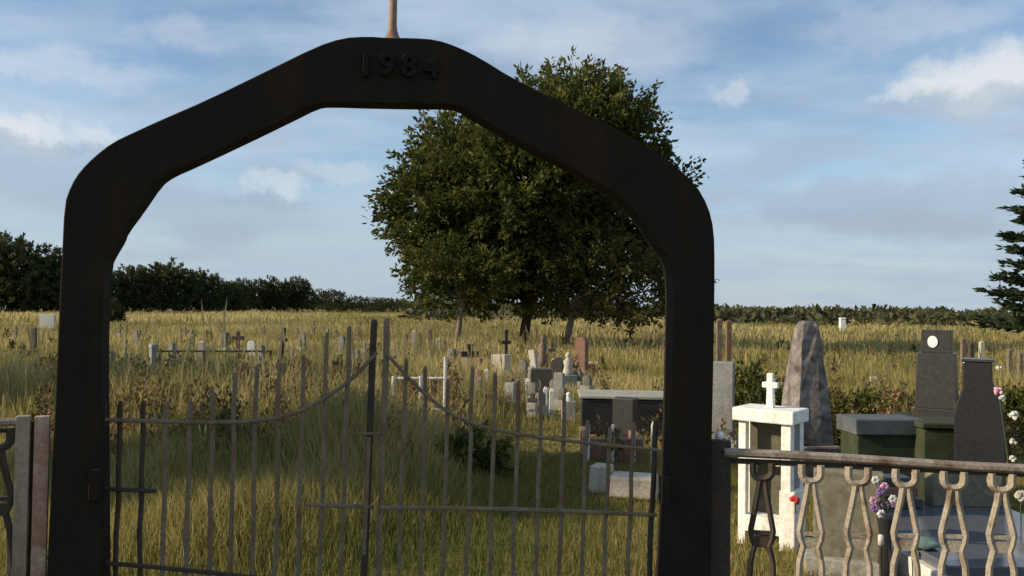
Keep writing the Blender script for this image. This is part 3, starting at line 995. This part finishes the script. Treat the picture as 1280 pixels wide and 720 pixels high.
shrine()
rp = at(994, 625, 5.42)
m = MB()
for i in range(5):
    m.blob((random.uniform(-.02, .02), random.uniform(-.01, .01), random.uniform(-.02, .02)), .018, .2, 1)
fl_ = thing('flower', 'small red flower hanging on the shaded side of the white shrine', 'flower', rp)
m.build('petals', MAT['redpetal'], fl_)
MB().tube([(0, 0, -.02), (.005, 0, -.09)], .004, 5).build('stem', MAT['stem'], fl_)

# stone obelisk
ob = at(1007, 560, 8.2); ob.z = 0
zt = at(1003, 401, 8.2).z
t = thing('obelisk', 'tall tapering mottled stone obelisk behind the white shrine', 'grave monument', ob, R(11))
MB().box((0, 0, .15), (.48, .48, .36)).build('base', MAT['fieldstone'], t, bevel=.02)
m = MB()
prof = [(.185, .33), (.176, .55), (.152, .85), (.128, 1.10), (.104, 1.30), (.080, zt - .05), (.052, zt)]
vs_, fs_ = [], []
for r_, z in prof:
    for k in range(12):                              # rough square section
        side, q = divmod(k, 3)
        a0 = Vector(((1, 1), (-1, 1), (-1, -1), (1, -1))[side]); a1 = Vector(((1, 1), (-1, 1), (-1, -1), (1, -1))[(side + 1) % 4])
        p = a0.lerp(a1, q / 3) * r_
        vs_.append((p.x + random.uniform(-.009, .009), p.y + random.uniform(-.009, .009), z + (random.uniform(-.015, .015) if z < zt - .02 else 0)))
for i in range(len(prof) - 1):
    for k in range(12):
        k2 = (k + 1) % 12
        fs_.append((i * 12 + k, i * 12 + k2, (i + 1) * 12 + k2, (i + 1) * 12 + k))
fs_.append(tuple((len(prof) - 1) * 12 + k for k in range(12))); fs_.append(tuple(range(12))[::-1])
m.add(vs_, fs_).build('shaft', MAT['fieldstone'], t, bevel=.006)

# dark headstone with oval portrait on a plinth
hd = 9.4
h0 = at(1171, 560, hd); h0.z = 0
zb_, zs_, zt_ = at(1171, 522, hd).z, at(1171, 441, hd).z, at(1171, 412, hd).z
k = hd / F_PX
t = thing('headstone', 'tall dark granite headstone with stepped top and white oval portrait', 'headstone', h0, R(-34))
MB().box((0, 0, zb_ / 2 - .02), (.95, .62, zb_ + .04)).build('plinth', MAT['green_granite'], t, bevel=.01)
MB().box((0, .0, zb_ + .055), (.46, .30, .11)).build('base', MAT['granite'], t, bevel=.008)
MB().box((0, 0, (zb_ + .11 + zs_) / 2), (.42, .24, zs_ - zb_ - .11), taper=.90, taper_y=.92).build('slab', MAT['granite'], t, bevel=.008)
MB().box((0, 0, (zs_ + zt_) / 2), (.30, .20, zt_ - zs_)).build('top_block', MAT['granite'], t, bevel=.008)
zo = at(1168, 427, hd).z
pts = [(.052 * math.cos(a), .066 * math.sin(a)) for a in [i / 20 * 6.283 for i in range(20)]]
MB().prism([(x - .03, z + zo) for x, z in pts], -.112, -.098).build('portrait', MAT['porcelain'], t, bevel=.003)

# long dark sarcophagus tombs behind the fence
sg = at(1088, 575, 7.6); sg.z = 0
zt1 = at(1090, 525, 7.6).z
t = thing('tomb', 'low dark green tomb with a thick slate grey lid just right of the obelisk', 'tomb', sg, R(3))
MB().box((.09, 0, zt1 / 2 - .03), (.58, .34, zt1 - .02)).build('tomb_body', MAT['green_granite'], t, bevel=.01)
MB().box((.09, 0, zt1 - .04), (.64, .40, .14)).build('lid', MAT['slate'], t, bevel=.012)
sg = at(1180, 575, 7.45); sg.z = 0
zt2 = at(1180, 530, 7.45).z
t = thing('tomb', 'mossy green stone tomb box with a pale ledge in front of the portrait headstone', 'tomb', sg, R(-2))
MB().box((.0, .02, zt2 / 2 - .02), (.52, .42, zt2 - .02)).build('tomb_body', MAT['green_granite'], t, bevel=.012)
MB().box((.0, .02, zt2 + .006), (.56, .46, .05)).build('ledge', MAT['green_granite'], t, bevel=.012)
for px, dd, rr, hh, lab in ((1060, 9.6, .42, .34, 'dark green planting just right of the obelisk behind the slate topped tomb'), (1112, 9.4, .40, .31, 'dark green planting behind the slate topped tomb, next to the portrait headstone')):
    shrub('shrub', lab, 'shrub', (at(px, 500, dd).x, dd, 0), rr, hh, 200, .055, LEAF)

# second dark headstone with scrolled shoulders
d2 = 7.0
hb = at(1222, 590, d2); hb.z = 0
def zz(py): return at(1222, py, d2).z
t = thing('headstone', 'black headstone with a narrow square top and sloping shoulders', 'headstone', hb, R(-30))
prof = [(-.17, 0), (-.17, zz(520)), (-.155, zz(505)), (-.11, zz(485)), (-.105, zz(452)), (.105, zz(452)), (.11, zz(476)), (.15, zz(490)), (.19, zz(510)), (.20, zz(530)), (.20, 0)]
MB().prism(prof, -.10, .12).build('slab', MAT['black_granite'], t, bevel=.010)
MB().box((0, .01, zz(450) + .0), (.235, .245, .022)).build('cap', MAT['granite'], t, bevel=.004)

# polished ledger grave close behind the fence
lg = at(1215, 720, 5.35); lg.z = 0
t = thing('ledger_grave', 'polished blue grey ledger grave with a pale kerb right behind the fence', 'grave', lg)
MB().box((.05, .1, .08), (1.25, 1.75, .18)).build('kerb', MAT['offwhite'], t, bevel=.01)
MB().box((.05, .1, .195), (1.16, 1.66, .06)).build('ledger', MAT['blue_granite'], t, bevel=.008)
for i, (w, z, dpt) in enumerate(((.42, .26, .24), (.36, .335, .20), (.30, .40, .16))):
    MB().box((-.22, .72, z), (w, dpt, .066)).build('step', MAT['brownstone' if i == 1 else 'granite'], t, bevel=.006)
m = MB().box((.34, .74, .35), (.5, .12, .25)); m.build('grave_tablet', MAT['olive'], t, bevel=.008)

tp = at(1155, 690, 4.95); tp.z = .225
t = thing('cloth', 'crumpled faded teal cloth lying on the polished ledger grave', 'cloth', tp)
MB().blob((0, 0, .03), .09, .25, 2, (1.1, .8, .42)).build('folds', MAT['teal'], t, smooth=True)

# olive rendered headstones right behind the fence
p1 = at(1060, 720, 5.15); p1.z = 0
t = thing('headstone', 'plain olive grey headstone right behind the fence beside the flowers', 'headstone', p1, R(-20))
MB().box((0, 0, at(1060, 588, 5.15).z / 2), (.40, .12, at(1060, 588, 5.15).z)).build('slab', MAT['olive'], t, bevel=.012)
MB().box((0, 0, .06), (.5, .24, .12)).build('base', MAT['concrete'], t, bevel=.01)

# flowers in a dark vase
vp = at(1107, 705, 5.0); vp.z = 0
t = thing('flower_vase', 'dark grave vase holding pink, purple and white flowers behind the fence', 'flowers', vp)
zv = at(1107, 640, 5.0).z
MB().lathe([(.05, 0), (.045, zv * .3), (.03, zv * .55), (.05, zv * .9), (.055, zv)], 12).build('vase', MAT['black_granite'], t, smooth=True)
for px, py, mt in ((1096, 601, 'whitepetal'), (1104, 607, 'pink'), (1094, 627, 'pink'), (1093, 635, 'purple'), (1099, 641, 'whitepetal'), (1113, 622, 'whitepetal'), (1101, 618, 'purple'), (1108, 632, 'purple'), (1098, 612, 'purple'), (1117, 630, 'pink')):
    p = at(px, py, 5.0) - vp
    p.y += random.uniform(-.03, .03)
    m = MB()
    for q in range(6):
        a = q / 6 * 6.28
        m.blob((p.x + .014 * math.cos(a), p.y - .004, p.z + .014 * math.sin(a)), .013, .15, 1, (1, .6, 1))
    m.build('flower', MAT[mt], t)
    MB().tube([(p.x, p.y + .01, p.z), (p.x * .5, p.y * .5, (p.z + zv) / 2), (0, 0, zv - .03)], .003, 4).build('stem', MAT['stem'], t)
lt = at(1101, 676, 4.9); lt.z = 0
t = thing('candle_lantern', 'little white grave candle standing below the flower vase', 'candle', lt)
zc0 = at(1101, 668, 4.9).z
MB().lathe([(.03, 0), (.03, .02), (.009, .04), (.009, zc0 - .08), (.02, zc0 - .06)], 10).build('holder', MAT['dark_iron'], t, smooth=True)
MB().lathe([(.016, zc0 - .06), (.016, zc0 - .005), (.004, zc0)], 10).build('candle', MAT['offwhite'], t, smooth=True)

# white wreath flowers on a stake beside the black headstone
ws = at(1258, 590, 6.6); ws.z = 0
t = thing('flower_stake', 'tall stake of white and pink artificial flowers right of the black headstone', 'flowers', ws)
m = MB(); m.tube([(0, 0, 0), (.01, 0, .5), (-.06, 0, at(1248, 490, 6.6).z)], .006, 5).build('stake', MAT['stem'], t)
for px, py, mt, rr in ((1247, 489, 'pink', .05), (1253, 497, 'offwhite', .045), (1267, 519, 'offwhite', .055), (1266, 552, 'offwhite', .04), (1265, 573, 'offwhite', .04), (1249, 460, 'offwhite', .025)):
    p = at(px, py, 6.6) - ws
    m = MB()
    for q in range(7):
        a = q * 2.4; m.blob((p.x + rr * .36 * math.cos(a), p.y + random.uniform(-.02, .02), p.z + rr * .36 * math.sin(a)), rr * .36, .2, 1)
    m.build('flower', MAT[mt], t)
yp = at(1276, 668, 5.6)
t = thing('flower_stake', 'single cream flower on a stem at the right photo edge behind the fence', 'flowers', (yp.x, yp.y, 0))
MB().tube([(0, 0, 0), (0, 0, at(1276, 623, 5.6).z)], .005, 5).build('stake', MAT['stem'], t)
m = MB()
for q in range(7):
    m.blob((.02 * math.cos(q * 2.4), 0, at(1276, 620, 5.6).z + .02 * math.sin(q * 2.4)), .022, .2, 1)
m.build('flower', MAT['tanstone'], t)

# ------------------------------------------------------------------ simple grave markers
def marker(shape, px, ytop, depth, wpx, mat, label, cat='headstone', rz=0.0, group=None, tilt=0.0, name=None, thick=None, ybase=None):
    k = depth / F_PX
    loc = at(px, 400, depth); loc.z = 0
    h = at(px, ytop, depth).z; w = wpx * k
    th = thick or max(.09, w * .35)
    nm = name or {'slab': 'headstone', 'round': 'headstone', 'cross': 'grave_cross', 'post': 'grave_post', 'pillar': 'grave_pillar', 'statue': 'grave_statue', 'obelisk': 'obelisk', 'block': 'headstone'}[shape]
    t = thing(nm, label, cat, loc, rz, group, (0, tilt))
    M_ = MAT[mat]
    if shape == 'slab':
        MB().box((0, 0, h / 2), (w, th, h)).build('slab', M_, t, bevel=.012)
        MB().box((0, 0, .07), (w * 1.35, th * 2, .16)).build('base', MAT['concrete'], t, bevel=.012)
    elif shape == 'round':
        pr = [(-w / 2, 0), (-w / 2, h - w * .45)] + [(-w / 2 * math.cos(a), h - w * .45 + w * .45 * math.sin(a)) for a in [i / 8 * math.pi for i in range(1, 8)]] + [(w / 2, h - w * .45), (w / 2, 0)]
        MB().prism(pr, -th / 2, th / 2).build('slab', M_, t, bevel=.01)
        MB().box((0, 0, .07), (w * 1.35, th * 2, .16)).build('base', MAT['concrete'], t, bevel=.012)
    elif shape == 'cross':
        s = max(.028, w * .16); c0 = h * .72
        MB().prism([(-s, -.05), (s, -.05), (s, c0 - s), (w / 2, c0 - s), (w / 2, c0 + s), (s, c0 + s), (s, h), (-s, h), (-s, c0 + s), (-w / 2, c0 + s), (-w / 2, c0 - s), (-s, c0 - s)], -s * .8, s * .8).build('cross', M_, t, bevel=.006)
        MB().box((0, 0, .10), (s * 5, s * 4, .22)).build('base', MAT['concrete'], t, bevel=.01)
    elif shape == 'post':
        MB().box((0, 0, h / 2 - .05), (w, w, h + .1), taper=.85).build('post', M_, t, bevel=.006)
        MB().box((0, 0, h + .006), (w * .95, w * .95, .05), taper=.4).build('post_cap', M_, t, bevel=.004)
    elif shape == 'pillar':
        MB().box((0, 0, .11), (w * 1.7, w * 1.5, .24)).build('base', MAT['concrete'], t, bevel=.012)
        MB().box((0, 0, h / 2), (w, w * .8, h), taper=.8).build('shaft', M_, t, bevel=.012)
        MB().box((0, 0, h + .02), (w * 1.0, w * .85, .07), taper=.75).build('cap', M_, t, bevel=.01)
    elif shape == 'statue':
        MB().box((0, 0, .13), (w * 1.3, w * 1.2, .28)).build('pedestal', MAT['concrete'], t, bevel=.012)
        MB().lathe([(w * .5, .26), (w * .46, h * .45), (w * .34, h * .6), (w * .44, h * .74), (w * .2, h * .82), (w * .2, h * .85), (w * .27, h * .9), (w * .2, h * .97), (w * .03, h)], 12).build('statue', M_, t, smooth=True)
    elif shape == 'block':
        MB().box((0, 0, h * .33), (w * 1.25, th * 1.4, h * .66)).build('base', MAT['concrete'], t, bevel=.015)
        MB().box((0, 0, h * .82), (w, th, h * .40)).build('block', M_, t, bevel=.012)
    return t


# right of the arch
marker('slab', 903, 452, 9.6, 30, 'greystone', 'grey upright headstone close against the right arch post', rz=R(-20), thick=.2)
marker('post', 899, 400, 15, 7, 'wood', 'grey brown post behind the grey headstone, nearest the right arch post', 'post', group='brown posts behind the grey headstone')
marker('post', 911, 402, 15.4, 7, 'darkwood', 'thin rust brown post behind the grey headstone, farther from the arch post', 'post', group='brown posts behind the grey headstone')
marker('pillar', 1092, 474, 17, 9, 'tanstone', 'small pale stump shaped marker in the field behind the dark tombs', 'grave marker')
marker('pillar', 1053, 398, 62, 8, 'white', 'tiny white pillar far out at the field edge', 'grave marker')
for i, (px, yt, d, mt, lab) in enumerate(((1204, 424, 21, 'wood', 'wooden post just right of the portrait headstone in the field'), (1214, 430, 20, 'barkmat', 'dark thin post second from the portrait headstone in the field'),
        (1227, 428, 22, 'tanstone', 'pale post above the square top of the black headstone'), (1262, 438, 18, 'wood', 'brown post above the white flower stake'), (1275, 442, 17, 'wood', 'brown post at the right photo edge below the conifer'))):
    marker('post', px, yt, d, 6, mt, lab, 'post', group='wooden posts in the field on the right')
shrub('shrub', 'round green shrub between the right arch post and the obelisk', 'shrub', (at(940, 500, 11).x, 11, 0), .42, .95, 170, .075, LEAF)
shrub('shrub', 'low green shrub hugging the left side of the obelisk', 'shrub', (at(968, 500, 9.6).x, 9.6, 0), .25, .62, 90, .06, LEAF)
shrub('shrub', 'larger dark shrub farther back right of the obelisk', 'shrub', (at(1050, 500, 12).x, 12, 0), .7, .45, 160, .075, LEAF)
shrub('shrub', 'dark low shrub left of the portrait headstone', 'shrub', (at(1125, 500, 12.4).x, 12.4, 0), .6, .45, 150, .075, LEAF)
shrub('shrub', 'dark low shrub behind the black headstone at the right edge', 'shrub', (at(1262, 500, 10.2).x, 10.2, 0), .5, .70, 150, .075, LEAF)

# crowd of graves under the big tree
marker('slab', 627, 443, 17, 20, 'tanstone', 'wide pale tan headstone, largest light stone under the big tree', rz=R(-30), thick=.25)
marker('cross', 633, 412, 20, 12, 'dark_iron', 'dark iron cross rising behind the wide pale tan headstone', 'grave cross', rz=R(20))
marker('cross', 588, 430, 18.5, 22, 'dark_iron', 'dark iron cross right of the slender grey trunk', 'grave cross', rz=R(10))
marker('statue', 679, 419, 19, 13, 'wood', 'dark hooded statue on a pedestal between the two thicker trunks', 'statue')
marker('slab', 671, 437, 18.6, 9, 'tanstone', 'leaning pale slab beside the dark hooded statue', rz=R(-35), tilt=R(-9), thick=.12)
marker('statue', 711, 440, 17, 15, 'tanstone', 'pale round-headed statue under the pale trunk', 'statue', rz=R(10))
marker('round', 728, 421, 20, 13, 'brownstone', 'reddish round-topped headstone right of the pale trunk', rz=R(-25), thick=.25)
marker('post', 609, 463, 15, 6, 'offwhite', 'white thin post left of the wide pale tan headstone', 'post', group='white posts among the graves')
marker('post', 661, 476, 14.5, 7, 'offwhite', 'white post below the thick trunk of the big tree', 'post', group='white posts among the graves')
marker('post', 683, 486, 13, 6, 'offwhite', 'left one of two white posts standing close together', 'post', group='white posts among the graves')
marker('post', 691, 488, 12.8, 7, 'offwhite', 'right one of two white posts standing close together', 'post', group='white posts among the graves')
marker('statue', 712, 490, 12.2, 13, 'offwhite', 'small whitish figure at the left end of the dark slab tomb', 'statue')
marker('slab', 700, 466, 13.6, 12, 'greystone', 'grey upright slab between the white posts and the whitish figure', rz=R(-20), thick=.1)
marker('slab', 678, 461, 15.5, 26, 'granite', 'dark broad headstone behind the two white posts', rz=R(-10), thick=.2)
marker('block', 646, 488, 14.2, 16, 'brownstone', 'low brown grave block left of the white post under the tree', rz=R(-20))
marker('slab', 594, 448, 17, 20, 'brownstone', 'brown weathered headstone beside the slender grey trunk', rz=R(-25))
marker('post', 620, 470, 15.2, 6, 'rust', 'rusty post in front of the wide pale tan headstone', 'post')
marker('statue', 650, 470, 16, 8, 'greystone', 'small grey urn statue on a pedestal behind the low brown block', 'statue')

marker('slab', 603, 455, 19.5, 13, 'granite', 'dark narrow headstone behind the brown weathered headstone', rz=R(-30), thick=.2)
marker('cross', 597, 462, 14.4, 13, 'rust', 'rusty cross in front of the brown weathered headstone', 'grave cross', rz=R(-15))
marker('pillar', 665, 462, 16.5, 8, 'greystone', 'slim grey pillar behind the white post under the thick trunk', 'grave marker', rz=R(-30))
marker('slab', 640, 478, 13.4, 13, 'greystone', 'low grey headstone below the right corner of the wide pale tan headstone', rz=R(-30), thick=.12)
marker('round', 698, 447, 18.3, 16, 'granite', 'dark round-topped headstone left of the pale round-headed statue', rz=R(-25), thick=.2)
marker('slab', 742, 452, 21, 16, 'tanstone', 'pinkish low slab right of the reddish round-topped headstone', rz=R(-20), thick=.2)
marker('cross', 690, 428, 22, 11, 'wood', 'brown wooden cross far behind the dark hooded statue', 'grave cross', rz=R(15))
marker('block', 612, 492, 13.2, 16, 'granite', 'low dark grave block in front of the white thin post', rz=R(-25))
marker('cross', 667, 492, 12.4, 12, 'dark_iron', 'small dark iron cross in front of the white post under the thick trunk', 'grave cross', rz=R(-20))
shrub('shrub', 'dark green low shrub in the shade inside the gate, left of the path', 'shrub', (at(588, 600, 8.0).x, 8.0, 0), .42, .42, 230, .06, LEAF)

# dark slab tomb, its headstone and kerb posts
sl = at(780, 560, 11.0); sl.z = 0
zt = at(775, 496, 11.0).z
t = thing('tomb', 'long dark slab tomb with a thin pale top edge left of the right arch post', 'tomb', sl, R(-3))
MB().box((0, .3, zt / 2 - .02), (1.12, .8, zt - .04)).build('tomb_body', MAT['black_granite'], t, bevel=.01)
MB().box((0, .3, zt), (1.18, .86, .04)).build('lid', MAT['concrete'], t, bevel=.01)
marker('slab', 783, 497, 9.6, 28, 'granite', 'square grey headstone in front of the dark slab tomb', rz=R(-30), thick=.16)
kb = at(766, 560, 8.9); kb.z = 0
t = thing('grave_kerb', 'brown brick grave surround with low white corner posts', 'grave', kb, R(-2))
zk = at(766, 530, 8.9).z * .62
MB().box((0, 0, zk / 2), (.62, .10, zk)).build('kerb', MAT['brownstone'], t, bevel=.01)
MB().box((.27, .46, zk / 2), (.09, .80, zk)).build('kerb', MAT['brownstone'], t, bevel=.01)
MB().box((-.27, .46, zk / 2), (.09, .80, zk)).build('kerb', MAT['brownstone'], t, bevel=.01)
for px in (736, 767, 793):
    p = at(px, 531, 8.8) - kb
    MB().box((p.x, -.09, (p.z) / 2), (.035, .035, p.z)).build('corner_post', MAT['offwhite'], t, bevel=.005)
marker('post', 818, 531, 8.6, 6, 'offwhite', 'white low post beside the right arch post behind the gate', 'post')

# broken pale concrete by the path
cb_ = gnd(752, 612)
t = thing('concrete_block', 'pale broken concrete block lying in the grass behind the right gate leaf', 'rubble', cb_, R(-24))
MB().box((0, 0, .10), (.19, .22, .24), taper=.88).build('block', MAT['tanstone'], t, bevel=.015)
cb_ = gnd(792, 618)
t = thing('kerb_stone', 'low reddish kerb stone lying beside the pale concrete block', 'rubble', cb_, R(-14))
MB().box((0, 0, .08), (.42, .3, .18), taper=.95).build('block', MAT['tanstone'], t, bevel=.02)
cb_ = gnd(316, 692)
t = thing('boulder', 'rounded mossy tan stone half sunk in the grass inside the left gate leaf', 'stone', cb_)
MB().blob((0, 0, .02), .13, .12, 2, (1.3, .9, .42)).build('stone', MAT['mossrock'], t, smooth=True)

# railing between the gate and the slender tree
def railing(label, pxA, pxB, ytop, depth, posts, mat, name='grave_railing', yb=None):
    a, b = at(pxA, ytop, depth), at(pxB, ytop if yb is None else yb, depth)
    t = thing(name, label, 'railing', (a.x, a.y, 0))
    MB().tube([(0, 0, a.z), (b.x - a.x, 0, b.z)], .018, 6).build('rail', MAT[mat], t)
    MB().tube([(0, 0, a.z * .45), (b.x - a.x, 0, b.z * .45)], .014, 6).build('rail', MAT[mat], t)
    for px, yt in posts:
        p = at(px, yt, depth)
        MB().tube([(p.x - a.x, 0, -.05), (p.x - a.x, 0, p.z)], .024, 8).build('post', MAT[mat], t)


railing('pale pipe railing of a grave seen just right of the gate centre', 492, 559, 473, 10.5, ((492, 470), (526, 470), (557, 446)), 'offwhite')
railing('thin dark pipe railing round a grave in the tall grass left of the gate centre', 197, 340, 439, 15, ((200, 436), (255, 438), (338, 440)), 'dark_iron')
for px, yt, d, mt, lab in ((508, 418, 24, 'wood', 'dark wooden post right of the gate centre, leftmost of the small row'), (518, 414, 26, 'tanstone', 'pale wooden post in the small row right of the gate centre'), (525, 416, 25, 'wood', 'dark taller post in the middle of the small row'),
                           (538, 412, 27, 'wood', 'tallest dark post of the small row'), (548, 424, 25, 'offwhite', 'whitish short post in the small row'), (556, 426, 24, 'wood', 'dark short post at the right end of the small row')):
    marker('post', px, yt, d, 5, mt, lab, 'post', group='small posts right of the gate centre')
# left field
marker('pillar', 192, 434, 16, 11, 'greystone', 'grey pillar with a sunlit edge in the tall grass right of the left arch post', 'grave marker', rz=R(-40))
marker('post', 253, 428, 20, 8, 'tanstone', 'pale straight post above the thin dark railing', 'post')
marker('cross', 351, 409, 21, 14, 'dark_iron', 'dark tilted cross in the tall grass left of the gate centre', 'grave cross', tilt=R(7), rz=R(-35))
marker('round', 315, 426, 24, 9, 'white', 'tiny white round marker far out in the grass left of the tilted cross', thick=.1)
marker('slab', 60, 393, 46, 18, 'offwhite', 'pale flat slab far off beside the outer edge of the left arch post')
marker('post', 43, 410, 22, 6, 'wood', 'brown post in the grass left of the left arch post', 'post')
marker('statue', 222, 432, 22, 8, 'tanstone', 'pale small figure left of the pale straight post', 'statue')
marker('cross', 298, 414, 26, 16, 'brownstone', 'brown small cross left of the tiny white round marker', 'grave cross', rz=R(20))
for px, yt, d in ((20, 408, 34), (90, 410, 36), (150, 405, 38), (175, 412, 31), (232, 409, 36), (275, 404, 42), (330, 407, 38), (372, 410, 34), (392, 405, 42), (420, 412, 32), (448, 408, 38)):
    marker('cross', px, yt, d, 8, 'wood', 'small weathered wooden cross far out in the left field grass', 'grave cross', rz=R(-15), group='small wooden crosses scattered far out in the left field')
for px, yt, d in ((139, 438, 17), (171, 413, 30), (216, 429, 21), (262, 452, 14.5), (281, 416, 28), (327, 431, 20), (379, 415, 29), (399, 454, 14.2), (428, 420, 26), (447, 437, 18), (497, 434, 19), (566, 436, 19)):
    marker('round', px, yt, d, 9, 'oldstone', 'small grey round-topped stone standing in the tall grass', rz=R(-28), group='small grey stones scattered in the tall grass', thick=.12)
for px, yt, d in ((158, 424, 22), (240, 412, 29), (311, 448, 15.2), (366, 436, 18), (410, 411, 29), (456, 428, 20), (508, 440, 16.5), (538, 438, 17)):
    marker('cross', px, yt, d, 9, 'oldstone', 'small grey concrete cross standing in the tall grass', 'grave cross', rz=R(-28), group='small concrete crosses scattered in the tall grass')

for px, yt, d in ((583, 446, 18), (599, 476, 14.2), (616, 458, 17.5), (636, 462, 16), (655, 450, 18), (668, 478, 14), (677, 490, 12.6), (694, 474, 14.6), (704, 484, 13.4), (723, 462, 17), (735, 470, 16)):
    marker('round', px, yt, d, 10, 'oldstone', 'small weathered stone crowded among the graves under the big tree', rz=R(-28), group='small weathered stones crowded under the big tree', thick=.12)
